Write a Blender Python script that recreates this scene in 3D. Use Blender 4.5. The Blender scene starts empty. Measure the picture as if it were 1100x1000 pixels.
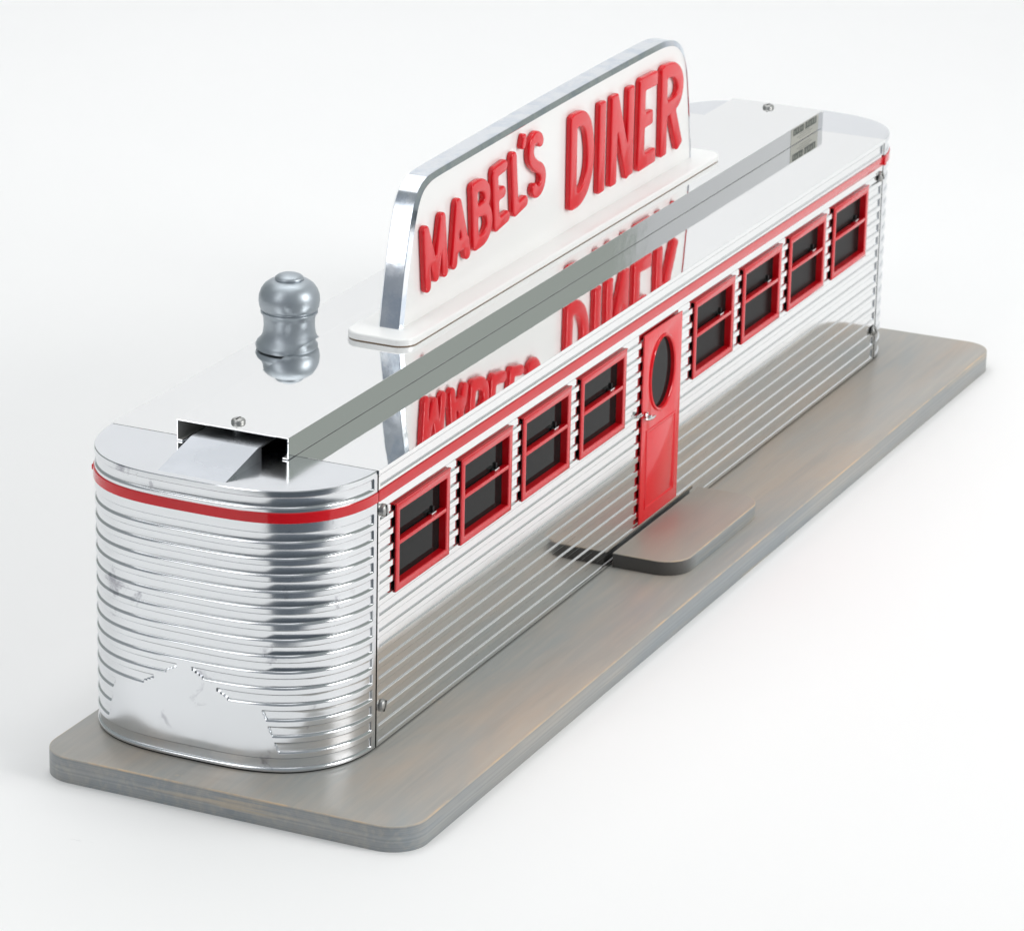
import bpy, bmesh, math
import numpy as np
from mathutils import Vector, Matrix

# ---------------------------------------------------------------- set-up
# All lengths are written in "wall heights" (the model's wall is 1 high) and
# multiplied by S, so the finished model is about 1.16 m long.
S = 0.2
scene = bpy.context.scene
COL = scene.collection
rng = np.random.default_rng(7)
L, W, D = 4.827, 1.013, 0.372          # body length, body width, end cap depth
BT = 0.0913                            # base board thickness
GZ = -BT                               # ground level

# ---------------------------------------------------------------- materials
def mat(name):
    m = bpy.data.materials.new(name); m.use_nodes = True
    nt = m.node_tree; b = nt.nodes['Principled BSDF']
    return m, nt, b
def nd(nt, t, **kw):
    n = nt.nodes.new(t)
    for k, v in kw.items():
        if k.startswith('i_'):
            key = k[2:]; key = int(key) if key.isdigit() else key.replace('_', ' ')
            n.inputs[key].default_value = v
        else: setattr(n, k, v)
    return n
def ramp(nt, fac, stops):
    r = nt.nodes.new('ShaderNodeValToRGB'); nt.links.new(fac, r.inputs[0])
    e = r.color_ramp.elements
    while len(e) < len(stops): e.new(0.5)
    for i, (p, c) in enumerate(stops):
        e[i].position = p
        e[i].color = (c, c, c, 1) if not isinstance(c, tuple) else (*c, 1)
    return r.outputs[0]
def noise(nt, scale, detail=3, rough=.5, stretch=(1, 1, 1), dist=0):
    tc = nt.nodes.new('ShaderNodeTexCoord')
    mp = nt.nodes.new('ShaderNodeMapping'); mp.inputs['Scale'].default_value = stretch
    nt.links.new(tc.outputs['Object'], mp.inputs[0])
    n = nt.nodes.new('ShaderNodeTexNoise'); n.inputs['Scale'].default_value = scale
    n.inputs['Detail'].default_value = detail; n.inputs['Roughness'].default_value = rough
    n.inputs['Distortion'].default_value = dist
    nt.links.new(mp.outputs[0], n.inputs[0]); return n.outputs[0]
def mixc(nt, fac, a, b):
    m = nt.nodes.new('ShaderNodeMix'); m.data_type = 'RGBA'
    for s, v in ((m.inputs[0], fac), (m.inputs[6], a), (m.inputs[7], b)):
        if hasattr(v, 'links'): nt.links.new(v, s)
        else: s.default_value = v if not isinstance(v, tuple) else (*v, 1)
    return m.outputs[2]
def bump(nt, b, h, strength, dist=.001):
    n = nt.nodes.new('ShaderNodeBump'); n.inputs['Strength'].default_value = strength
    n.inputs['Distance'].default_value = dist
    nt.links.new(h, n.inputs['Height']); nt.links.new(n.outputs[0], b.inputs['Normal'])

def metal(name, col, r0, r1, scale=14, stretch=(1, 1, 1), bmp=0, bscale=30, stain=None, aniso=0):
    m, nt, b = mat(name)
    b.inputs['Metallic'].default_value = 1
    b.inputs['Base Color'].default_value = (*col, 1)
    n = noise(nt, scale, 4, .6, stretch)
    nt.links.new(ramp(nt, n, [(.35, r0), (.68, r1)]), b.inputs['Roughness'])
    if 'pewter' in name: b.inputs['Metallic'].default_value = .75
    if stain:
        n2 = noise(nt, stain[0], 5, .65, (1, 1, 1), .4)
        f = ramp(nt, n2, [(stain[1], 0.0), (stain[2], 1.0)])
        nt.links.new(mixc(nt, f, col, stain[3]), b.inputs['Base Color'])
    if bmp: bump(nt, b, noise(nt, bscale, 3, .5, stretch), bmp)
    return m
M = {}
M['mirror'] = metal('mirror_polished_aluminium', (.925, .93, .93), .02, .05, 9, bmp=.10, bscale=16)
M['wall'] = metal('polished_siding_aluminium', (.90, .905, .905), .05, .10, 12, (1, 1, 3), bmp=.015, bscale=8)
M['cap'] = metal('buffed_cast_aluminium', (.78, .795, .815), .10, .24, 16, (1, 1, .7), bmp=.05, bscale=22,
                 stain=(38, .635, .73, (.40, .40, .44)))
M['darkgroove'] = metal('dark_groove_edge', (.33, .35, .37), .25, .4, 30)  # darker metal for slot edges, ends and floor seams
M['captop'] = metal('brushed_aluminium_plate', (.80, .82, .85), .12, .18, 22, bmp=.03, bscale=90,
                    stain=(9, .5, .75, (.76, .78, .80)))
M['rim'] = metal('scuffed_sign_frame_metal', (.80, .83, .87), .07, .17, 34, bmp=.06, bscale=60,
                 stain=(48, .46, .62, (.66, .72, .80)))
M['pewter'] = metal('dull_turned_pewter', (.40, .44, .475), .36, .48, 20, bmp=.08, bscale=40,
                    stain=(20, .55, .8, (.34, .37, .40)))
M['screw'] = metal('zinc_screw', (.40, .40, .39), .38, .5, 60)
M['chrome'] = metal('chrome_handle', (.8, .8, .8), .06, .12, 40)
def plain(name, col, rough, coat=0, spec=.5, bmp=0, bscale=20, metallic=0):
    m, nt, b = mat(name)
    b.inputs['Base Color'].default_value = (*col, 1); b.inputs['Roughness'].default_value = rough
    b.inputs['Coat Weight'].default_value = coat; b.inputs['Coat Roughness'].default_value = .04
    b.inputs['Specular IOR Level'].default_value = spec; b.inputs['Metallic'].default_value = metallic
    if bmp: bump(nt, b, noise(nt, bscale, 3), bmp)
    return m
def redpaint(name, c0, c1):
    m, nt, b = mat(name)
    n = noise(nt, 25, 4, .6)
    nt.links.new(mixc(nt, ramp(nt, n, [(.35, 0.0), (.7, 1.0)]), c0, c1), b.inputs['Base Color'])
    b.inputs['Roughness'].default_value = .25
    b.inputs['Coat Weight'].default_value = .75; b.inputs['Specular IOR Level'].default_value = .15; b.inputs['Coat Roughness'].default_value = .04
    b.inputs['Coat IOR'].default_value = 1.5
    bump(nt, b, noise(nt, 12, 2), .04)
    return m
M['red'] = redpaint('glossy_red_enamel', (.72, .004, .012), (.78, .005, .014))
M['redtrim'] = redpaint('red_window_enamel', (.62, .004, .011), (.68, .006, .014))
M['white'] = plain('white_acrylic', (.90, .895, .88), .28, .3, bmp=.01)
M['glue'] = plain('old_brown_glue', (.40, .27, .17), .6)
M['slot'] = plain('black_gap', (.01, .01, .011), .7)
M['pane'] = plain('dark_tinted_pane', (.010, .011, .011), .07, spec=.07, bmp=.01, bscale=9)
M['ink'] = plain('dark_label_ink', (.09, .10, .09), .5)
M['labelmetal'] = plain('pale_foil_label', (.52, .51, .46), .35, metallic=.4)

def wood(name, edge=False, ply=False):
    m, nt, b = mat(name)
    grain = noise(nt, 30, 6, .62, (.12, 1.0, 1.6), .6)
    patch = noise(nt, 9, 5, .62, (.26, 1, 1), .8)
    fine = noise(nt, 180, 3, .6, (.06, 1, 1))
    gray = (.345, .345, .325); tan = (.46, .375, .30)
    blue = (.30, .325, .33)
    if ply:
        gray = (.27, .295, .31); tan = (.37, .35, .32); blue = (.22, .25, .27)
    c = mixc(nt, ramp(nt, patch, [(.40, 0.0), (.62, .9)]), gray, tan)
    c = mixc(nt, ramp(nt, grain, [(.35, .45), (.6, 0.0)]), c, blue)
    c = mixc(nt, ramp(nt, fine, [(.46, 0.0), (.68, .38)]), c, (.46, .42, .36))
    dark = noise(nt, 70, 4, .6, (.08, 1, 1))
    c = mixc(nt, ramp(nt, dark, [(.55, 0.0), (.75, .35)]), c, (.22, .23, .23))
    worn = noise(nt, 34, 5, .7, (.5, 1, 1), .5)
    c = mixc(nt, ramp(nt, worn, [(.66, 0.0), (.74, .55)]), c, (.55, .45, .31))
    if ply:
        tc = nt.nodes.new('ShaderNodeTexCoord'); sp = nt.nodes.new('ShaderNodeSeparateXYZ')
        nt.links.new(tc.outputs['Object'], sp.inputs[0])
        w = nd(nt, 'ShaderNodeTexNoise', noise_dimensions='1D'); w.inputs['Scale'].default_value = 420
        w.inputs['Detail'].default_value = 1
        nt.links.new(sp.outputs[2], w.inputs['W'])
        c = mixc(nt, ramp(nt, w.outputs[0], [(.42, .3), (.6, 0.0)]), c, (.14, .15, .16))
        ws = noise(nt, 60, 4, .6, (.1, .1, 3))
        c = mixc(nt, ramp(nt, ws, [(.60, 0.0), (.70, .6)]), c, (.50, .40, .28))
    if edge:
        we = noise(nt, 46, 4, .7, (.35, .6, 1))
        c = mixc(nt, ramp(nt, we, [(.42, .05), (.60, .95)]), c, (.58, .43, .28))
    nt.links.new(c, b.inputs['Base Color'])
    b.inputs['Roughness'].default_value = .42
    b.inputs['Coat Weight'].default_value = .25; b.inputs['Coat Roughness'].default_value = .28
    bump(nt, b, grain, .10)
    return m
M['wood'] = wood('grey_washed_wood'); M['woodside'] = wood('grey_washed_ply_edge', ply=True)
M['woodedge'] = wood('worn_wood_edge', edge=True)
M['stepwood'] = wood('brown_washed_step_wood')
nt = M['stepwood'].node_tree; b = nt.nodes['Principled BSDF']
nt.links.new(mixc(nt, .45, b.inputs['Base Color'].links[0].from_socket, (.40, .315, .255)), b.inputs['Base Color'])
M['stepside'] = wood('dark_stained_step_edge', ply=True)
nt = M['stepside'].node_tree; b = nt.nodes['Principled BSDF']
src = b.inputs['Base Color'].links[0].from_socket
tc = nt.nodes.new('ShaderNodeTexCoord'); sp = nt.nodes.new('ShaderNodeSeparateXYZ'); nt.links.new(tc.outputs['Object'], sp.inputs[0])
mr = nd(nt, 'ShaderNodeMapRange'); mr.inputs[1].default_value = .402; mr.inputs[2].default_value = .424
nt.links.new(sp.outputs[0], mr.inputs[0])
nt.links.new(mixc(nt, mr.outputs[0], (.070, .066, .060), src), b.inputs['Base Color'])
def paper():
    m, nt, b = mat('white_backdrop_paper')
    n = noise(nt, 1.3, 3)
    c = mixc(nt, ramp(nt, n, [(.3, 0.0), (.7, 1.0)]), (.890, .884, .880), (.903, .897, .893))
    # scuffs: rare short grey marks
    v = noise(nt, 24, 5, .7, (1, .5, 1), 1.2)
    c = mixc(nt, ramp(nt, v, [(.715, 0.0), (.77, .30)]), c, (.45, .45, .46))
    nt.links.new(c, b.inputs['Base Color']); b.inputs['Roughness'].default_value = .75
    b.inputs['Specular IOR Level'].default_value = .2
    return m
M['paper'] = paper()
M['raw'] = plain('unpolished_inside_metal', (.62, .61, .58), .5, metallic=.25)
M['tongue'] = metal('satin_aluminium_flap', (.43, .45, .48), .20, .32, 20, bmp=.03, bscale=60)
M['floor'] = plain('dark_studio_floor', (.16, .185, .22), .6)

# ---------------------------------------------------------------- object helpers
def obj(name, verts, faces, mats, parent=None, fm=None, smooth=None, loc=None, keep_round=False):
    me = bpy.data.meshes.new(name)
    me.from_pydata([tuple(float(a) * S for a in v) for v in verts], [], [tuple(int(i) for i in f) for f in faces])
    if not isinstance(mats, (list, tuple)): mats = [mats]
    for m in mats: me.materials.append(m)
    if fm is not None: me.polygons.foreach_set('material_index', [int(i) for i in fm])
    bm = bmesh.new(); bm.from_mesh(me)
    bmesh.ops.remove_doubles(bm, verts=bm.verts, dist=1e-6)
    bmesh.ops.recalc_face_normals(bm, faces=bm.faces); bm.to_mesh(me); bm.free()
    if smooth is not None:
        # big flat faces that lie square to an axis keep their own normal
        me.polygons.foreach_set('use_smooth', [keep_round or max(abs(c) for c in p.normal) < .9995 for p in me.polygons])
        me.set_sharp_from_angle(angle=math.radians(smooth))
    me.update()
    o = bpy.data.objects.new(name, me); COL.objects.link(o)
    if loc is not None: o.location = Vector(loc) * S
    if parent: o.parent = parent
    return o
class G:                                    # geometry collector
    def __init__(s): s.v = []; s.f = []; s.m = []
    def add(s, v, f, m=0):
        k = len(s.v); s.v += [tuple(a) for a in v]; s.f += [tuple(i + k for i in q) for q in f]; s.m += [m] * len(f)
    def box(s, x0, x1, y0, y1, z0, z1, m=0, bev=0):
        if bev <= 0:
            v = [(x, y, z) for x in (x0, x1) for y in (y0, y1) for z in (z0, z1)]
            s.add(v, [(0, 1, 3, 2), (4, 6, 7, 5), (0, 4, 5, 1), (2, 3, 7, 6), (0, 2, 6, 4), (1, 5, 7, 3)], m); return
        bm = bmesh.new(); bmesh.ops.create_cube(bm, size=1)
        for q in bm.verts:
            q.co = Vector(((x0 + x1) / 2 + q.co.x * (x1 - x0), (y0 + y1) / 2 + q.co.y * (y1 - y0), (z0 + z1) / 2 + q.co.z * (z1 - z0)))
        bmesh.ops.bevel(bm, geom=bm.edges[:], offset=bev, segments=2, profile=.6, affect='EDGES')
        bm.verts.ensure_lookup_table()
        s.add([q.co[:] for q in bm.verts], [[q.index for q in f.verts] for f in bm.faces], m); bm.free()
    def lathe(s, prof, c=(0, 0, 0), n=48, m=0, axis='z'):
        v = []; f = []
        for r, h in prof:
            for i in range(n):
                a = 2 * math.pi * i / n
                p = (r * math.cos(a), r * math.sin(a), h)
                if axis == 'y': p = (p[0], -p[2], p[1])
                v.append((p[0] + c[0], p[1] + c[1], p[2] + c[2]))
        for j in range(len(prof) - 1):
            for i in range(n):
                f.append((j * n + i, j * n + (i + 1) % n, (j + 1) * n + (i + 1) % n, (j + 1) * n + i))
        if prof[0][0] > 1e-6: f.append(tuple(range(n))[::-1])
        if prof[-1][0] > 1e-6: f.append(tuple((len(prof) - 1) * n + i for i in range(n)))
        s.add(v, f, m)
    def prism(s, outline, z0, z1, bev=0, mt=0, ms=0, mb=None, mbot=None, nb=2):
        # outline (x, y) counter-clockwise; top edge rounded by bev
        o = np.array(outline, float); n = len(o)
        t = np.roll(o, -1, 0) - np.roll(o, 1, 0); t /= np.linalg.norm(t, axis=1)[:, None] + 1e-12
        nrm = np.stack([t[:, 1], -t[:, 0]], 1)
        rings = [(0, z0, None)] ; rings.append((0, z1 - bev, ms))
        if bev > 0:
            for k in range(1, nb + 1):
                a = math.pi / 2 * k / nb
                rings.append((bev * (1 - math.cos(a)), z1 - bev + bev * math.sin(a), mb if mb is not None else mt))
        v = []; f = []; mm = []
        for ins, z, _ in rings:
            for p, q in zip(o, nrm): v.append((p[0] - q[0] * ins, p[1] - q[1] * ins, z))
        k0 = len(s.v); s.v += v
        for j in range(1, len(rings)):
            for i in range(n):
                s.f.append((k0 + (j - 1) * n + i, k0 + (j - 1) * n + (i + 1) % n, k0 + j * n + (i + 1) % n, k0 + j * n + i)); s.m.append(rings[j][2])
        s.f.append(tuple(k0 + (len(rings) - 1) * n + i for i in range(n))); s.m.append(mt)
        s.f.append(tuple(k0 + i for i in range(n))[::-1]); s.m.append(ms if mbot is None else mbot)
    def sweep(s, path, nrm, prof, closed=True, m=0):
        # path in (x, z), nrm inward normals (x, z); prof list of (inset, y)
        k0 = len(s.v); n = len(path); q = len(prof)
        for (x, z), (nx, nz) in zip(path, nrm):
            for ins, y in prof: s.v.append((x + nx * ins, y, z + nz * ins))
        for i in range(n if closed else n - 1):
            for j in range(q - 1):
                s.f.append((k0 + i * q + j, k0 + ((i + 1) % n) * q + j, k0 + ((i + 1) % n) * q + j + 1, k0 + i * q + j + 1)); s.m.append(m)
    def make(s, name, mats, parent=None, smooth=None, loc=None):
        return obj(name, s.v, s.f, mats, parent, s.m, smooth, loc)
def rounded_rect(x0, x1, y0, y1, r, n=8):
    rr = r if isinstance(r, (list, tuple)) else [r] * 4       # x0y0, x1y0, x1y1, x0y1
    out = []
    for (cx, cy, a0), q in zip([(x0, y0, 180), (x1, y0, 270), (x1, y1, 0), (x0, y1, 90)], rr):
        sx = 1 if cx == x0 else -1; sy = 1 if cy == y0 else -1
        if q <= 0: out.append((cx, cy)); continue
        for k in range(n + 1):
            a = math.radians(a0 + 90 * k / n)
            out.append((cx + sx * q + q * math.cos(a), cy + sy * q + q * math.sin(a)))
    return out
def rect_ring(g, x0, x1, z0, z1, prof, m=0, cham=0.0):
    # mitred rectangular ring; prof = (inset from the outer edge, y)
    path = [(x0, z0), (x1, z0), (x1, z1), (x0, z1)]; nr = [(1, 1), (-1, 1), (-1, -1), (1, -1)]
    g.sweep(path, nr, prof, True, m)

# ---------------------------------------------------------------- the thing
root = bpy.data.objects.new('model_diner', None); COL.objects.link(root)
root.location = (0, 0, 0); root.empty_display_size = .05
root['label'] = "shiny aluminium model diner with red windows and rooftop sign, on a grey wooden base"
root['category'] = 'model building'

# ---- base board
g = G()
bx0, bx1, by0, by1 = -.542, 5.285, -.404, 1.006
g.prism(rounded_rect(bx0, bx1, by0, by1, .125, 12), GZ, 0, bev=.005, mt=0, ms=1, mb=2)
board = g.make('base_board', [M['wood'], M['woodside'], M['woodedge']], root, 40)

# ---- entrance step
g = G()
g.prism(rounded_rect(1.957, 2.80, -.292, -.012, [.11, .11, .004, .004], 12), .0005, .058, bev=.004, mt=0, ms=1, mb=2)
step = g.make('entrance_step', [M['stepwood'], M['stepside'], M['woodedge']], root, 40)

# ---- siding slots shared by the walls and the end caps
SL = [(.940, .975)] + [(.852 - .0571 * k - .032, .852 - .0571 * k) for k in range(14)] + [(.018, .053)]
# lower lip: the ridge below a slot rolls over before it drops to the slot floor
LIP_WALL = [(-.0034, 0), (-.0020, 0), (-.0006, .0005), (.0006, .0016), (.0032, .0052), (.0042, .0055)]
LIP_CAP = [(-.0054, 0), (-.0042, 0), (-.0022, .0006), (-.0002, .0019), (.0016, .0038), (.0034, .0062), (.0044, .0065)]
TOP = [(-.0016, 1.0), (-.0008, .97), (.0004, .58), (.0022, .28), (.0044, 0), (.0050, 0)]   # upper edge: share of the slot depth
def zlines(lip):
    z = {.0065, 1.0}
    for b, t in SL: z |= {b + q for q, _ in lip} | {t + q for q, _ in TOP}
    return sorted(q for q in z if 0 <= q <= 1)
def slot_depth(z, lip):
    qs = [q for q, _ in lip]; ds = [d for _, d in lip]
    for b, t in SL:
        if b + qs[0] <= z <= t + .0051: return float(min(np.interp(z - b, qs, ds), ds[-1] * np.interp(z - t, [q for q, _ in TOP], [q for _, q in TOP])))
    return 0.0
# ---- windows and door measurements
WX = [.1309 + .5035 * i for i in range(4)] + [2.7138 + .5045 * i for i in range(4)]
WW, WZ0, WZ1, FR = .4125, .524, .838, .029
DX0, DX1, DZ0, DZ1 = 2.2182, 2.587, .0816, .8417
# ---- front wall
def wall_mesh(name, y, sgn, holes):
    e, dp = .0030, .0055
    xs = {.010, .022, .022 + e, L - .022 - e, L - .022, L - .010}
    zs = set(zlines(LIP_WALL))
    for a, b, c, d_ in holes: xs |= {a, b}; zs |= {c, d_}
    for a in np.linspace(.1, L - .1, 24): xs.add(float(a))
    xs = sorted(xs); zs = sorted(zs)
    v = []; f = []
    for x in xs:
        rx = min(1, max(0, (x - .022) / e), max(0, (L - .022 - x) / e))
        for z in zs:
            v.append((x, y - sgn * -1 * 0 + sgn * min(slot_depth(z, LIP_WALL), dp * rx if rx < 1 else 9), z))
    nz = len(zs); fm = []
    for i in range(len(xs) - 1):
        for j in range(nz - 1):
            cx = (xs[i] + xs[i + 1]) / 2; cz = (zs[j] + zs[j + 1]) / 2
            if any(a < cx < b and c < cz < d_ for a, b, c, d_ in holes): continue
            q = (i * nz + j, (i + 1) * nz + j, (i + 1) * nz + j + 1, i * nz + j + 1)
            ys = [abs(v[k][1] - y) for k in q]
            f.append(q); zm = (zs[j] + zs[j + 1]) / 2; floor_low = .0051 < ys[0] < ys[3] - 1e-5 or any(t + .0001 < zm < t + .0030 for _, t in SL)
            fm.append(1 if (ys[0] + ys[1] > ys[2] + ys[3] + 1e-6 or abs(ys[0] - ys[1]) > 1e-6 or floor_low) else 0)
    return obj(name, v, f, [M['wall'], M['darkgroove']], root, fm)
holes = [(x + .010, x + WW - .010, WZ0 + .010, WZ1 - .010) for x in WX]
holes.append((DX0 + .010, DX1 - .010, DZ0 + .010, DZ1 - .010))
wall_mesh('front_wall', 0, 1, holes)
wall_mesh('back_wall', W, -1, [])
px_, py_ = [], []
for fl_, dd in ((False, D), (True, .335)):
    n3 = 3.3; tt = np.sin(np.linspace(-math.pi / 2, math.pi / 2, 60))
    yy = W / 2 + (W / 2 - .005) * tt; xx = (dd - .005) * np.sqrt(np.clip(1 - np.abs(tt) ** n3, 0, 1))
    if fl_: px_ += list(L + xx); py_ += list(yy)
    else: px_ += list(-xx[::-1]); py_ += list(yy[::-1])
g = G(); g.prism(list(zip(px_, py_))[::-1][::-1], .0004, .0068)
g.make('base_shade_strip', M['slot'], root)  # black slab standing in for contact shade under walls and caps
g = G(); g.box(.004, L - .004, .045, W - .045, .004, .985); g.make('inner_dark_box', M['slot'], root)  # black box added inside so gaps and openings look shaded

# ---- end caps
n_ = 3.3
def cap_path(depth, N):
    th = np.linspace(0, math.pi, 4001)
    c = np.cos(th); y = W / 2 - W / 2 * np.sign(c) * np.abs(c) ** (2 / n_)
    x = -depth * np.abs(np.sin(th)) ** (2 / 2.0)
    # true superellipse |t|^n + |x/D|^2 = 1
    t = (y - W / 2) / (W / 2); x = -depth * np.sqrt(np.clip(1 - np.abs(t) ** n_, 0, 1))
    s = np.concatenate([[0], np.cumsum(np.hypot(np.diff(x), np.diff(y)))])
    q = np.linspace(0, s[-1], N); X = np.interp(q, s, x); Y = np.interp(q, s, y)
    tx, ty = np.gradient(X), np.gradient(Y); l = np.hypot(tx, ty)
    nx, ny = -ty / l, tx / l
    return q, X, Y, nx, ny
def s_of_y(q, X, Y, y): return float(np.interp(y, Y, q))
def end_cap(depth, flip, gaps):
    q, X, Y, nx, ny = cap_path(depth, 701 if not flip else 201)
    T = q[-1]; dp = .0065
    extra = [.017, .022, .026, T - .026, T - .022, T - .017]
    q2 = np.array(sorted(set(list(q) + extra)))
    X, Y, nx, ny = (np.interp(q2, q, a) for a in (X, Y, nx, ny))
    zs = {.0065, .0085, .996, .9992} | {z for z in zlines(LIP_CAP) if z > .004 and z < .994}
    if gaps:
        for k in gaps:
            b0, t0 = SL[k]; zs |= {b0 + .0044 + q * (t0 - .0016 - b0 - .0044) for q in (.15, .16, .42, .43, .70, .71)}
    zs = sorted(zs)
    v = []; nz = len(zs); dep = []; fm = []
    for s, x, y, a, b in zip(q2, X, Y, nx, ny):
        for z in zs:
            d = slot_depth(z, LIP_CAP)
            r = min(1, max(0, (s - .021) / .004), max(0, (T - .021 - s) / .004))
            if gaps and d > 0:
                for k, (g0, g1, sl) in gaps.items():
                    b0, t0 = SL[k]
                    if b0 - .006 <= z <= t0 + .0051:
                        u = min(1, max(0, (t0 - z) / (t0 - b0)))
                        if sl == 2: u = 0 if z > b0 + .0044 + .705 * (t0 - b0 - .006) else .33 if z > b0 + .0044 + .425 * (t0 - b0 - .006) else .67 if z > b0 + .0044 + .155 * (t0 - b0 - .006) else 1
                        sh = (u - .5) * (.014 if sl == 1 else .040)
                        h0 = g0 - sh; h1 = g1 + sh
                        r = min(r, max(0, (h0 - s) / .003) if s < (h0 + h1) / 2 else max(0, (s - h1) / .003))
            d = min(d, dp * r) if r < 1 else d
            if z > .99: d = .0035 * ((z - .9925) / .0067) ** 2
            if z < .008: d = .0015
            v.append((x - a * d, y - b * d, z)); dep.append(d)
    f = []
    for i in range(len(q2) - 1):
        for j in range(nz - 1):
            f.append((i * nz + j, (i + 1) * nz + j, (i + 1) * nz + j + 1, i * nz + j + 1))
            a_, b_, c_, d2 = dep[i * nz + j], dep[(i + 1) * nz + j], dep[(i + 1) * nz + j + 1], dep[i * nz + j + 1]
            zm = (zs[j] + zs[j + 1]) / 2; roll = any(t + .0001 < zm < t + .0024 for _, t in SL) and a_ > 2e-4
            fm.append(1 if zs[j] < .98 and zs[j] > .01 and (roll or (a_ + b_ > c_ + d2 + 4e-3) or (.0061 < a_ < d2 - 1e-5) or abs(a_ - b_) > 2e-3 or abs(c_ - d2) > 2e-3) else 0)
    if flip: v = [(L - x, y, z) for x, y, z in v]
    cap = obj('end_cap', v, f, [M['cap'], M['darkgroove']], root, fm, smooth=34, keep_round=True)
    # top plate
    o = [(x - a * .0035, y - b * .0035) for x, y, a, b in zip(X, Y, nx, ny)]
    if flip: o = [(L - x, y) for x, y in o]
    else: o = o[::-1]
    gg = G(); gg.add([(x, y, .9992) for x, y in o], [tuple(range(len(o)))])
    gg.make('cap_top_plate', M['captop'], cap)
    # red stripe moulding round the cap
    gg = G(); prof = [(-.0045, .888), (.0030, .8885), (.0045, .890), (.0045, .923), (.003, .9245), (-.0045, .925)]
    k0 = 0; P = list(zip(X, Y, nx, ny))
    vv = []; ff = []
    for x, y, a, b in P:
        for oo, z in prof: vv.append((x + a * oo, y + b * oo, z))
    for i in range(len(P) - 1):
        for j in range(5): ff.append((i * 6 + j, (i + 1) * 6 + j, (i + 1) * 6 + j + 1, i * 6 + j + 1))
    if flip: vv = [(L - x, y, z) for x, y, z in vv]
    ff.append(tuple(range(6))); ff.append(tuple(len(vv) - 6 + i for i in range(6)))
    gg.add(vv, ff)
    if not flip:   # the end of the trim strip stands off the body at the back corner
        gg.box(-.180, -.150, .960, .987, .894, .914, bev=.004)
    else:
        gg.box(L - .010, L + .014, -.009, -.004, .884, .928, bev=.002)
    gg.make('trim_stripe', M['redtrim'], cap, smooth=40)
    # dark shadow gap under the rim
    return cap
q, X, Y, nx, ny = cap_path(D, 421)
gaps = {}
for k, (y1, y0) in enumerate([(.5747, .4788), (.664, .3842), (.818, .237), (.8313, .218), (.8455, .1976)]):
    gaps[10 + k] = (s_of_y(q, X, Y, y0), s_of_y(q, X, Y, y1), 2 if k < 2 else 1)
end_cap(D, False, gaps)
end_cap(.335, True, None)

# ---- roof sheet
g = G(); g.box(.003, L - .003, -.0045, W + .0045, .986, 1.0, bev=.0005)
g.make('roof', M['mirror'], root)
# ---- raised roof channel: folded sheet, open at the ends
CX0, CX1, CY0, CY1, CH, CT = -.050, 4.880, .3074, .7303, 1.0765, .0046
g = G(); z0 = 1.0012
outer = [(CY0 + .022, z0), (CY0, z0), (CY0, CH), (CY1, CH), (CY1, z0), (CY1 - .022, z0)]
inner = [(CY0 + .022, z0 + CT), (CY0 + CT, z0 + CT), (CY0 + CT, CH - CT), (CY1 - CT, CH - CT), (CY1 - CT, z0 + CT), (CY1 - .022, z0 + CT)]
prof = outer + inner[::-1]; n = len(prof)
v = [(CX0, y, z) for y, z in prof] + [(CX1, y, z) for y, z in prof]
f = [(i, (i + 1) % n, n + (i + 1) % n, n + i) for i in range(n)]
for e0 in (0, n):
    for i in range(5): f.append((e0 + i, e0 + i + 1, e0 + n - 2 - i, e0 + n - 1 - i))
g.add(v, f)
for i in range(6, 11): g.m[i] = 1

chan = g.make('roof_channel', [M['mirror'], M['raw']], root)
bv = chan.modifiers.new('soft_edges', 'BEVEL'); bv.width = .0011 * S; bv.segments = 2; bv.limit_method = 'ANGLE'
# ---- sloping tongue of the near end
g = G()
yA, yB = .386, .640
pr = [(-.340, .9986), (-.112, 1.050), (.45, 1.050), (.45, 1.044), (-.09, 1.044), (-.09, .9990)]
v = [(x, yA, z) for x, z in pr] + [(x, yB, z) for x, z in pr]; n = len(pr)
g.add(v, [(i, (i + 1) % n, n + (i + 1) % n, n + i) for i in range(n)] + [tuple(range(n)), tuple(range(n, 2 * n))])
g.make('roof_tongue', M['tongue'], root)
# ---- ventilator
g = G()
prof = [(.100, 0), (.119, .003), (.122, .014), (.117, .026), (.104, .038), (.096, .055), (.092, .085), (.093, .112), (.097, .128),
        (.103, .134), (.1035, .141), (.098, .144), (.0985, .148), (.104, .150), (.108, .160), (.1105, .178), (.109, .200), (.102, .220), (.090, .237), (.074, .249), (.056, .256)]
g.lathe(prof, (1.02, .874, 1.002), 64)
vent = g.make('roof_ventilator', M['pewter'], root, 50)
g = G(); g.lathe([(.050, .2540), (.0525, .258), (.052, .264), (.044, .271), (.030, .277), (.014, .2795), (.0001, .280)], (1.02, .874, 1.002), 48)
g.make('ventilator_cap', M['pewter'], vent, 50)

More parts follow.
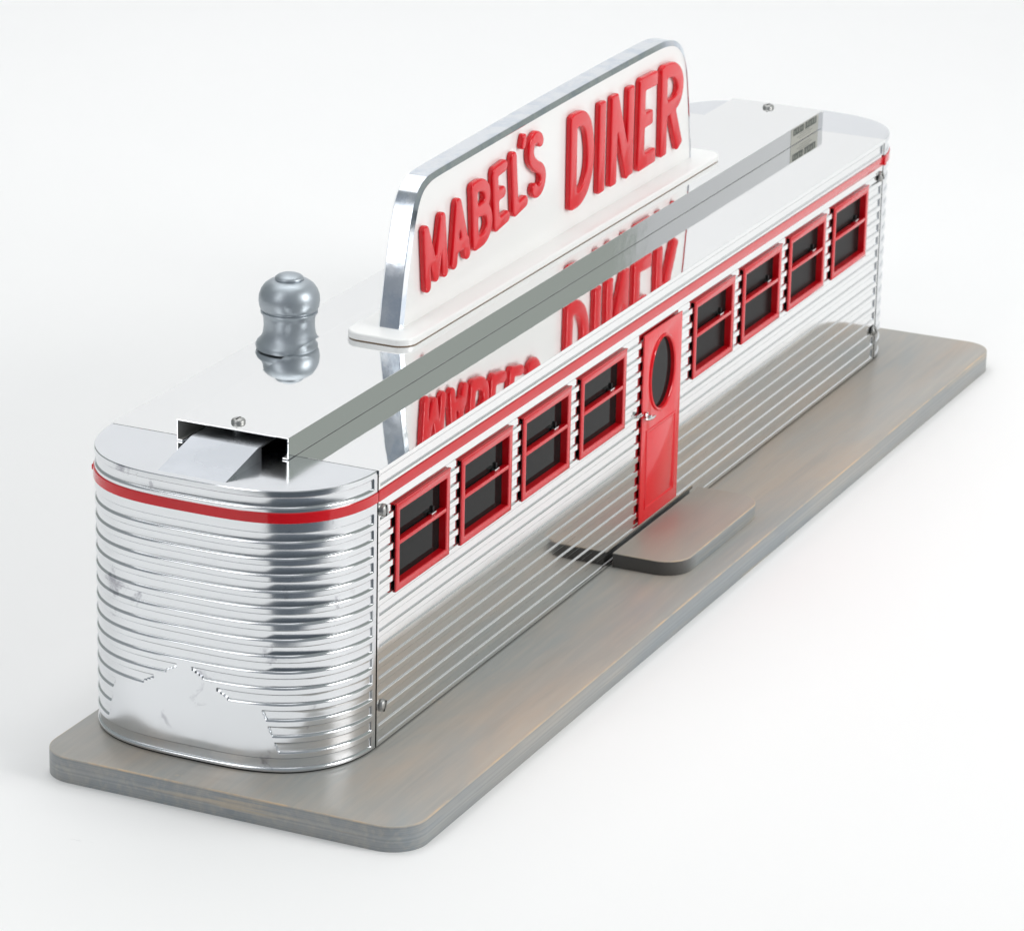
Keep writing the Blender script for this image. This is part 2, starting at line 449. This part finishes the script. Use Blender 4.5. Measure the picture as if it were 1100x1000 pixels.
# ---- screws
def screw(x, y, z, axis, r=.020):
    g = G(); pf = [(r, 0), (r * .99, r * .25), (r * .90, r * .42), (r * .7, r * .54), (r * .35, r * .61), (.0001, r * .62)]
    g.lathe(pf, (0, 0, 0), 28, 0, axis)
    if axis == 'z': g.lathe([(r * .75, -.026), (r * .75, -.0052), (r * .4, -.0050), (r * .4, 0)], (0, 0, 0), 20, 0, axis)
    if axis == 'z': g.box(-r * .6, r * .6, -r * .11, r * .11, r * .40, r * .630, 1)
    else: g.box(-r * .11, r * .11, -r * .625, -r * .40, -r * .85, r * .85, 1)
    return g.make('screw', [M['screw'], M['slot']], root, 35, (x, y, z))
s0 = screw(.019, .5326, CH + .0002, 'z', .0245)
scr = s0.copy(); COL.objects.link(scr); scr.parent = root; scr.location = Vector((4.80, .533, CH + .0002)) * S
s1 = screw(.043, -.0002, .848, 'y', .0225)
for x, z in ((.048, .145), (4.793, .842), (4.80, .142)):
    c = s1.copy(); COL.objects.link(c); c.parent = root; c.location = Vector((x, -.0002, z)) * S
    c.rotation_euler = (0, x * 9, 0)

# ---- red stripe along the front and the back wall
for y, sg in ((0, -1), (W, 1)):
    g = G()
    ya, yb = (y - .0045, y + .003) if sg < 0 else (y - .003, y + .0045)
    g.box(.006, L - .006, ya, yb, .888, .925, bev=.0012)
    g.make('trim_stripe', M['redtrim'], root, 40)

# ---- windows
def window():
    g = G()
    prof = [(.012, .0), (.001, -.0006), (.0004, -.0012), (.0004, -.0020), (.0, -.0022), (.0012, -.0062), (.0045, -.0080), (.0215, -.0080), (.0255, -.0068), (.0275, -.004), (.0285, .026)]
    rect_ring(g, 0, WW, 0, WZ1 - WZ0, prof)
    for i in range(4):
        for j in (0, 1, 2): g.m[i * (len(prof) - 1) + j] = 1  # blackened outer side stands in for shade where slots meet the frame
    zc = .172
    g.box(FR - .002, WW - FR + .002, -.0065, .018, zc - .0078, zc + .0078, bev=.003)
    g.box(-.003, WW + .001, -.0085, .004, WZ1 - WZ0 - .001, WZ1 - WZ0 + .004, bev=.001)   # thin drip lip
    w = g.make('window', [M['redtrim'], M['slot']], root, 32)
    g = G(); g.box(FR - .004, WW - FR + .004, .0205, .026, FR - .004, WZ1 - WZ0 - FR + .004); g.make('pane', M['pane'], w)
    g = G(); g.box(WW * .70, WW * .70 + .036, .002, .018, zc + .0080, zc + .0165, bev=.002)
    g.box(WW * .70 + .030, WW * .70 + .042, .014, .0203, zc + .012, zc + .030, m=1)
    g.make('window_latch', [M['chrome'], M['slot']], w, 40)
    return w
w0 = window(); w0.location = Vector((WX[0], 0, WZ0)) * S
M['darkpane'] = plain('matt_black_pane', (.009, .009, .009), .25, spec=.06)
for wi, x in enumerate(WX[1:]):
    c = w0.copy(); COL.objects.link(c); c.parent = root; c.location = Vector((x, 0, WZ0)) * S
    for ch in w0.children:
        d_ = ch.copy(); COL.objects.link(d_); d_.parent = c
        if wi >= 3 and ch.name.startswith('pane'):        # the panes right of the door are dead black
            d_.material_slots[0].link = 'OBJECT'; d_.material_slots[0].material = M['darkpane']

# ---- 2D outlines -> bevelled slab (filled with holes), thickness along -y
def slab(name, loops, half, bev, m, parent, yc, res=2, smooth=35):
    cu = bpy.data.curves.new(name, 'CURVE'); cu.dimensions = '2D'; cu.fill_mode = 'BOTH'
    cu.extrude = (half - bev) * S; cu.bevel_depth = bev * S; cu.offset = -bev * S; cu.bevel_resolution = res
    for lp in loops:
        sp = cu.splines.new('POLY'); sp.points.add(len(lp) - 1); sp.use_cyclic_u = True
        for i, (x, z) in enumerate(lp): sp.points[i].co = (x * S, z * S, 0, 1)
    t = bpy.data.objects.new(name + '_tmp', cu); COL.objects.link(t)
    dg = bpy.context.evaluated_depsgraph_get()
    me = bpy.data.meshes.new_from_object(t.evaluated_get(dg)); me.name = name
    bpy.data.objects.remove(t); bpy.data.curves.remove(cu)
    me.transform(Matrix.Rotation(math.pi / 2, 4, 'X')); me.transform(Matrix.Translation((0, yc * S, 0)))
    bm = bmesh.new(); bm.from_mesh(me)
    bmesh.ops.remove_doubles(bm, verts=bm.verts, dist=2e-6)
    bmesh.ops.recalc_face_normals(bm, faces=bm.faces); bm.to_mesh(me); bm.free()
    me.materials.clear(); me.materials.append(m)
    me.polygons.foreach_set('use_smooth', [abs(p.normal.y) < .9995 for p in me.polygons]); me.set_sharp_from_angle(angle=math.radians(smooth))
    o = bpy.data.objects.new(name, me); COL.objects.link(o); o.parent = parent
    return o

# ---- door
ocx, ocz, orx, orz = 2.405, .647, .112, .142
ell = [(ocx + orx * math.cos(a), ocz + orz * math.sin(a)) for a in np.linspace(0, 2 * math.pi, 72, endpoint=False)]
door = slab('door', [[(DX0, DZ0), (DX1, DZ0), (DX1, DZ1), (DX0, DZ1)], ell[::-1]], .0031, .0012, M['red'], root, -.0036)
g = G()
P = [(ocx + (orx + .012) * math.cos(a), ocz + (orz + .012) * math.sin(a)) for a in np.linspace(0, 2 * math.pi, 72, endpoint=False)]
N = [(-math.cos(a), -math.sin(a)) for a in np.linspace(0, 2 * math.pi, 72, endpoint=False)]
g.sweep(P, N, [(0, -.0065), (.001, -.010), (.005, -.0125), (.010, -.0115), (.0135, -.008), (.0145, .006)])
g.make('porthole_ring', M['red'], door, 40)
v = [(ocx + (orx + .004) * math.cos(a), .0055, ocz + (orz + .004) * math.sin(a)) for a in np.linspace(0, 2 * math.pi, 64, endpoint=False)]
v += [(x, .010, z) for x, _, z in v]
obj('porthole_pane', v, [tuple(range(64)), tuple(range(64, 128))] + [(i, (i + 1) % 64, 64 + (i + 1) % 64, 64 + i) for i in range(64)], M['pane'], door)
g = G(); rect_ring(g, 2.262, 2.548, .128, .452, [(0, -.0065), (.0035, -.0105), (.0080, -.0105), (.0125, -.0068), (.0145, -.0068)])
g.box(2.2765, 2.5335, -.0078, -.0062, .1425, .4375, bev=.0008)
g.make('door_panel', M['red'], door, 30)
g = G()
g.lathe([(.013, 0), (.013, .006), (.009, .009), (.006, .010), (.006, .024), (.0001, .0245)], (2.246, -.009, .520), 24, 0, 'y')
def capsule(g, pts, rad, m=0, n=12):
    P = [Vector(p) for p in pts]; v = []; f = []
    for i, p in enumerate(P):
        t = (P[min(i + 1, len(P) - 1)] - P[max(i - 1, 0)]).normalized()
        a = t.cross(Vector((0, 0, 1))).normalized(); b = t.cross(a)
        for k in range(n):
            w = 2 * math.pi * k / n; v.append(p + (a * math.cos(w) + b * math.sin(w)) * rad[i])
    for i in range(len(P) - 1):
        for k in range(n): f.append((i * n + k, i * n + (k + 1) % n, (i + 1) * n + (k + 1) % n, (i + 1) * n + k))
    f.append(tuple(range(n))); f.append(tuple((len(P) - 1) * n + k for k in range(n)))
    g.add(v, f, m)
capsule(g, [(2.212, -.022, .516), (2.217, -.024, .515), (2.240, -.025, .511), (2.272, -.025, .505), (2.300, -.024, .503), (2.308, -.023, .503)], [.002, .006, .0085, .0075, .0055, .001])
g.box(2.182, 2.212, -.008, -.0004, .524, .540, bev=.002)
g.box(2.190, 2.216, -.013, -.0075, .528, .535, bev=.0015)
g.make('door_handle', M['chrome'], door, 45)

# ---- maker's label on the roof channel
g = G(); yl = CY0 - .0012
g.box(4.50, 4.82, yl, CY0 - .0003, 1.0035, 1.0745, 0)
for a, b in ((4.522, 4.645), (4.662, 4.795)): g.box(a, b, yl - .0006, yl - .0001, 1.041, 1.071, 1)
for z, a, b in ((1.033, 4.60, 4.72), (1.024, 4.57, 4.75), (1.014, 4.60, 4.73)): g.box(a, b, yl - .0005, yl - .0001, z, z + .003, 2)
for i in range(9):
    x = 4.532 + i * .028 + (.012 if i > 3 else 0)
    g.box(x, x + .012, yl - .0011, yl - .0007, 1.047 + .004 * (i % 2), 1.063 + .004 * (i % 3), 2)
M['labelgrey'] = plain('label_text_grey', (.28, .28, .25), .5)
g.make('data_plate', [M['labelmetal'], M['ink'], M['labelgrey']], root)

# ---- sign
SY0, SY1 = .471, .566
sgn_pts = [(1.105, 1.100), (1.1155, 1.155), (1.1430, 1.290), (1.1740, 1.410), (1.1985, 1.488), (1.226, 1.548), (1.262, 1.590), (1.315, 1.614), (1.39, 1.624),
           (1.60, 1.630), (2.00, 1.640), (2.50, 1.651), (3.00, 1.658), (3.40, 1.660), (3.52, 1.652), (3.600, 1.632), (3.662, 1.596), (3.703, 1.545), (3.730, 1.480),
           (3.757, 1.360), (3.780, 1.230), (3.800, 1.100)]
def catmull(pts, n=6):
    P = [np.array(p, float) for p in pts]; P = [2 * P[0] - P[1]] + P + [2 * P[-1] - P[-2]]; out = []
    for i in range(1, len(P) - 2):
        for k in range(n):
            t = k / n
            out.append(.5 * ((2 * P[i]) + (P[i + 1] - P[i - 1]) * t + (2 * P[i - 1] - 5 * P[i] + 4 * P[i + 1] - P[i + 2]) * t * t + (3 * P[i] - P[i - 1] - 3 * P[i + 1] + P[i + 2]) * t ** 3))
    out.append(P[-2]); return np.array(out)
pth = catmull(sgn_pts, 5)
tg = np.gradient(pth, axis=0); tg /= np.linalg.norm(tg, axis=1)[:, None]
inn = np.stack([tg[:, 1], -tg[:, 0]], 1)      # inward normal (path runs up the left side, over, down the right)
# white panel body
body = [tuple(p + q * .016) for p, q in zip(pth, inn)]
g = G(); n = len(body)
ya, yb = SY0 + .004, SY1 - .004
g.add([(x, ya, z) for x, z in body] + [(x, yb, z) for x, z in body], [tuple(range(n)), tuple(range(n, 2 * n))] + [(i, (i + 1) % n, n + (i + 1) % n, n + i) for i in range(n)])
sign = g.make('sign', M['white'], root)
sign['label'] = "white rooftop sign reading MABEL'S DINER in raised red letters"
g = G()
g.sweep([tuple(p) for p in pth], [tuple(q) for q in inn],
        [(.0235, ya - .0002), (.0225, SY0 - .0010), (.0210, SY0 - .0015), (.0015, SY0 + .0070), (.0, SY0 + .0090), (0, SY1 - .012), (.003, SY1 - .009), (.018, SY1 + .001), (.022, SY1)], False)
g.make('sign_frame', M['rim'], sign, 28)
g = G(); zt = CH
g.prism(rounded_rect(1.000, 3.925, .386, .652, .065, 10), zt + .0035, zt + .0285, bev=.009, nb=4)
g.make('sign_plinth', M['white'], sign, 50)
g = G(); g.prism(rounded_rect(1.006, 3.919, .392, .646, .060, 10), zt + .0002, zt + .0034)
g.make('glue_bead', M['glue'], sign)

# letters: round-ended strokes unioned with a distance field
LET = [
('M', .0228, [[(1.268, 1.43), (1.291, 1.218)], [(1.271, 1.426), (1.356, 1.243)], [(1.358, 1.242), (1.401, 1.446)], [(1.403, 1.446), (1.431, 1.24)]]),
('A', .0245, [[(1.531, 1.465), (1.506, 1.25)], [(1.534, 1.464), (1.615, 1.261)], [(1.526, 1.306), (1.602, 1.309)]]),
('B', .0240, [[(1.664, 1.491), (1.686, 1.275)], [(1.661, 1.492), (1.722, 1.492), (1.764, 1.471), (1.776, 1.438), (1.760, 1.406), (1.709, 1.397)], [(1.709, 1.397), (1.771, 1.386), (1.797, 1.347), (1.790, 1.307), (1.756, 1.281), (1.689, 1.273)]]),
('E', .0240, [[(1.842, 1.506), (1.865, 1.301)], [(1.842, 1.509), (1.922, 1.517)], [(1.863, 1.415), (1.912, 1.419)], [(1.865, 1.301), (1.952, 1.314)]]),
('L', .0240, [[(2.003, 1.528), (2.029, 1.318)], [(2.029, 1.318), (2.111, 1.333)]]),
("'", .0155, [[(2.094, 1.584), (2.084, 1.556)]]),
('S', .0235, [[(2.242, 1.537), (2.227, 1.552), (2.195, 1.561), (2.165, 1.543), (2.156, 1.508), (2.168, 1.477), (2.208, 1.447), (2.250, 1.426), (2.268, 1.399), (2.263, 1.367), (2.240, 1.347), (2.209, 1.345), (2.193, 1.361)]]),
('D', .0310, [[(2.547, 1.541), (2.553, 1.217)], [(2.547, 1.541), (2.626, 1.536), (2.677, 1.499), (2.703, 1.434), (2.711, 1.37), (2.700, 1.305), (2.666, 1.251), (2.614, 1.222), (2.553, 1.217)]]),
('I', .0310, [[(2.817, 1.535), (2.821, 1.216)]]),
('N', .0310, [[(2.935, 1.535), (2.937, 1.216)], [(2.946, 1.530), (3.083, 1.219)], [(3.096, 1.535), (3.100, 1.219)]]),
('E', .0310, [[(3.21, 1.540), (3.21, 1.217)], [(3.21, 1.54), (3.332, 1.538)], [(3.228, 1.385), (3.295, 1.387)], [(3.21, 1.217), (3.332, 1.220)]]),
('R', .0310, [[(3.431, 1.541), (3.44, 1.216)], [(3.43, 1.542), (3.53, 1.532), (3.588, 1.491), (3.598, 1.442), (3.565, 1.396), (3.474, 1.382)], [(3.519, 1.371), (3.598, 1.218)]])]
def sdf_loops(strokes, r, square):
    st = []
    for s_ in strokes: st.append(catmull(s_, 5) if len(s_) > 2 else np.array(s_))
    allp = np.concatenate(st); lo = allp.min(0) - r * 1.6; hi = allp.max(0) + r * 1.6; h = .0032
    xs = np.arange(lo[0], hi[0], h); zs = np.arange(lo[1], hi[1], h)
    XX, ZZ = np.meshgrid(xs, zs, indexing='ij'); F = np.full(XX.shape, 9.)
    for s_ in st:
        for a, b in zip(s_[:-1], s_[1:]):
            d = b - a; l = np.hypot(*d); u = d / l
            px, pz = XX - a[0], ZZ - a[1]; al = px * u[0] + pz * u[1]; ac = -px * u[1] + pz * u[0]
            if square and len(s_) == 2:
                c = r * .38
                qx = np.abs(al - l / 2) - (l / 2 + r * .82 - c); qy = np.abs(ac) - (r - c)
                dd = np.hypot(np.maximum(qx, 0), np.maximum(qy, 0)) + np.minimum(np.maximum(qx, qy), 0) - c
            else:
                t = np.clip(al, 0, l); dd = np.hypot(al - t, ac) - r
            # smooth union rounds the inner corners a little
            k = .0025; hh = np.clip(.5 + .5 * (F - dd) / k, 0, 1); F = F * (1 - hh) + dd * hh - k * hh * (1 - hh)
    # marching squares
    seg = {}
    def ip(i0, j0, i1, j1):
        a, b = F[i0, j0], F[i1, j1]; t = a / (a - b)
        return (xs[i0] + (xs[i1] - xs[i0]) * t, zs[j0] + (zs[j1] - zs[j0]) * t)
    edges = {}; pts = {}
    ni, nj = F.shape; ins = F < 0
    for i, j in zip(*np.where((ins[:-1, :-1].astype(int) + ins[1:, :-1] + ins[:-1, 1:] + ins[1:, 1:]) % 4 != 0)):
        i = int(i); j = int(j); c = [(i, j), (i + 1, j), (i + 1, j + 1), (i, j + 1)]
        ex = []
        for k in range(4):
            a, b = c[k], c[(k + 1) % 4]
            if ins[a] != ins[b]:
                key = (min(a, b), max(a, b)); pts[key] = ip(*key[0], *key[1]); ex.append((key, ins[a]))
        outs = [e for e, w in ex if w]; inss = [e for e, w in ex if not w]
        for a, b in zip(inss, outs): edges[a] = b
    loops = []; 
    while edges:
        k0 = next(iter(edges)); lp = []; k = k0
        while k in edges:
            lp.append(pts[k]); k = edges.pop(k)
        P = np.array(lp)
        for _ in range(2): P = .5 * P + .25 * (np.roll(P, 1, 0) + np.roll(P, -1, 0))
        # resample
        Q = np.concatenate([P, P[:1]]); s = np.concatenate([[0], np.cumsum(np.hypot(*np.diff(Q, axis=0).T))])
        if s[-1] < .02: continue
        m = max(16, int(s[-1] / .0055)); t = np.linspace(0, s[-1], m, endpoint=False)
        loops.append([(float(np.interp(a, s, Q[:, 0])), float(np.interp(a, s, Q[:, 1]))) for a in t])
    return loops
for ch, r, st in LET:
    sq = r > .03
    lp = sdf_loops(st, r, sq)
    slab('apostrophe' if ch == "'" else 'letter', lp, .0125, .0075 if r > .02 else .005, M['red'], sign, SY0 - .0085, 4, 50)

# put the Empty at the model's base centre, keeping the parts in place
base = Vector((2.37, .30, GZ)) * S
root.location = base
for c in root.children: c.location = c.location - base

# ---------------------------------------------------------------- setting: paper sweep on a table, dark studio floor
fw = Vector((.9084, .4181, 0)).normalized(); rt = Vector((fw.y, -fw.x, 0))
cam_c = Vector((-11.3333, -5.7107, 5.5287))
def at(al, la, z): p = cam_c + fw * al + rt * la; return (p.x, p.y, z)
las = sorted(list(np.linspace(-10, -2.1, 5)) + [-1.6, -1.3, -1.0, -.6, 0, .8] + list(np.linspace(1.5, 15, 8)))
g = G(); v = []
for la in las:
    a0 = float(np.interp(la, [-2.1, -1.0], [8.6, 11.22]))          # the front edge of the paper is cut on a slant
    prof = [(a0 - .21, GZ - 4), (a0 - .19, GZ - .2), (a0 - .15, GZ - .06), (a0 - .08, GZ - .008), (a0, GZ)]
    for a in np.linspace(11.5, 25.6, 30): prof.append((float(a), GZ))
    for k in range(1, 13):
        a = math.radians(90 * k / 12); prof.append((25.6 + 3 * math.sin(a), GZ + 3 * (1 - math.cos(a))))
    prof.append((28.6, GZ + 23))
    for al, z in prof: v.append(at(al, la, z))
n = len(prof); g.add(v, [(i * n + j, (i + 1) * n + j, (i + 1) * n + j + 1, i * n + j + 1) for i in range(len(las) - 1) for j in range(n - 1)])
bd = g.make('backdrop', M['paper'], None, 60); bd['kind'] = 'structure'
g = G(); R_ = 200; g.add([(-R_, -R_, GZ - 4.2), (R_, -R_, GZ - 4.2), (R_, R_, GZ - 4.2), (-R_, R_, GZ - 4.2)], [(0, 1, 2, 3)])
fl = g.make('floor', M['floor']); fl['kind'] = 'structure'

# ---------------------------------------------------------------- lamps
def area(name, pos, target, w, h, watts, col=(1, 1, 1)):
    l = bpy.data.lights.new(name, 'AREA'); l.shape = 'RECTANGLE'; l.size = w * S; l.size_y = h * S
    l.energy = watts; l.color = col
    o = bpy.data.objects.new(name, l); COL.objects.link(o); p = Vector(pos) * S; o.location = p
    d = Vector(target) * S - p; o.rotation_euler = d.to_track_quat('-Z', 'Y').to_euler(); return o
ctr = Vector((2.4, .3, 0))
area('overhead_softbox', (4.6, 3.8, 13), (4.6, 3.8, 0), 16, 14, 32)
p = Vector((1.1 - 10.4, .5 + 3.6, 10.0))
area('left_softbox', p, (1.1, .5, 7.5), 4.6, 13.8, 18, (1, .99, .98))
ld = Vector((.12, -.99, .40)).normalized(); p = Vector((1, .5, 1)) + ld * 18
area('right_softbox', p, (1, .5, 1), 7.0, 9.0, 72, (1, .99, .98))
p = at(18.5, 0, 21)
area('backdrop_fill_light', p, at(28.6, 0, 4), 16, 3, 34)  # added unseen lamp that brightens the paper sweep

# ---------------------------------------------------------------- world: dim grey room
w = bpy.data.worlds.new('World'); scene.world = w; w.use_nodes = True
nt = w.node_tree; bg = nt.nodes['Background']
tc = nt.nodes.new('ShaderNodeTexCoord'); sp = nt.nodes.new('ShaderNodeSeparateXYZ'); nt.links.new(tc.outputs['Generated'], sp.inputs[0])
mr = nt.nodes.new('ShaderNodeMapRange'); mr.inputs[1].default_value = -1; mr.inputs[2].default_value = 1
nt.links.new(sp.outputs[0], mr.inputs[0])
nt.links.new(mixc(nt, mr.outputs[0], (.27, .295, .33), (.335, .365, .335)), bg.inputs[0])
bg.inputs[1].default_value = 1.0

# ---------------------------------------------------------------- camera
cd = bpy.data.cameras.new('camera'); cam = bpy.data.objects.new('camera', cd); COL.objects.link(cam)
R = [[.42480067, -.90507212, .01971913], [-.29489122, -.15893732, -.94221977], [.85591095, .39444059, -.3344145]]
mw = Matrix(((R[0][0], -R[1][0], -R[2][0], cam_c.x * S), (R[0][1], -R[1][1], -R[2][1], cam_c.y * S), (R[0][2], -R[1][2], -R[2][2], cam_c.z * S), (0, 0, 0, 1)))
cam.matrix_world = mw
cd.sensor_fit = 'HORIZONTAL'; cd.sensor_width = 36; cd.lens = 36 * 4.3861 * 1000 / 1100
cd.clip_start = .05; cd.clip_end = 200
cd.dof.use_dof = True; cd.dof.focus_distance = 2.62; cd.dof.aperture_fstop = 38
scene.camera = cam
scene.view_settings.view_transform = 'Standard'; scene.view_settings.look = 'None'
scene.view_settings.exposure = 0; scene.view_settings.gamma = 1
scene.cycles.max_bounces = 14; scene.cycles.glossy_bounces = 10; scene.cycles.diffuse_bounces = 5
scene.cycles.use_denoising = True
scene.cycles.sample_clamp_indirect = 6
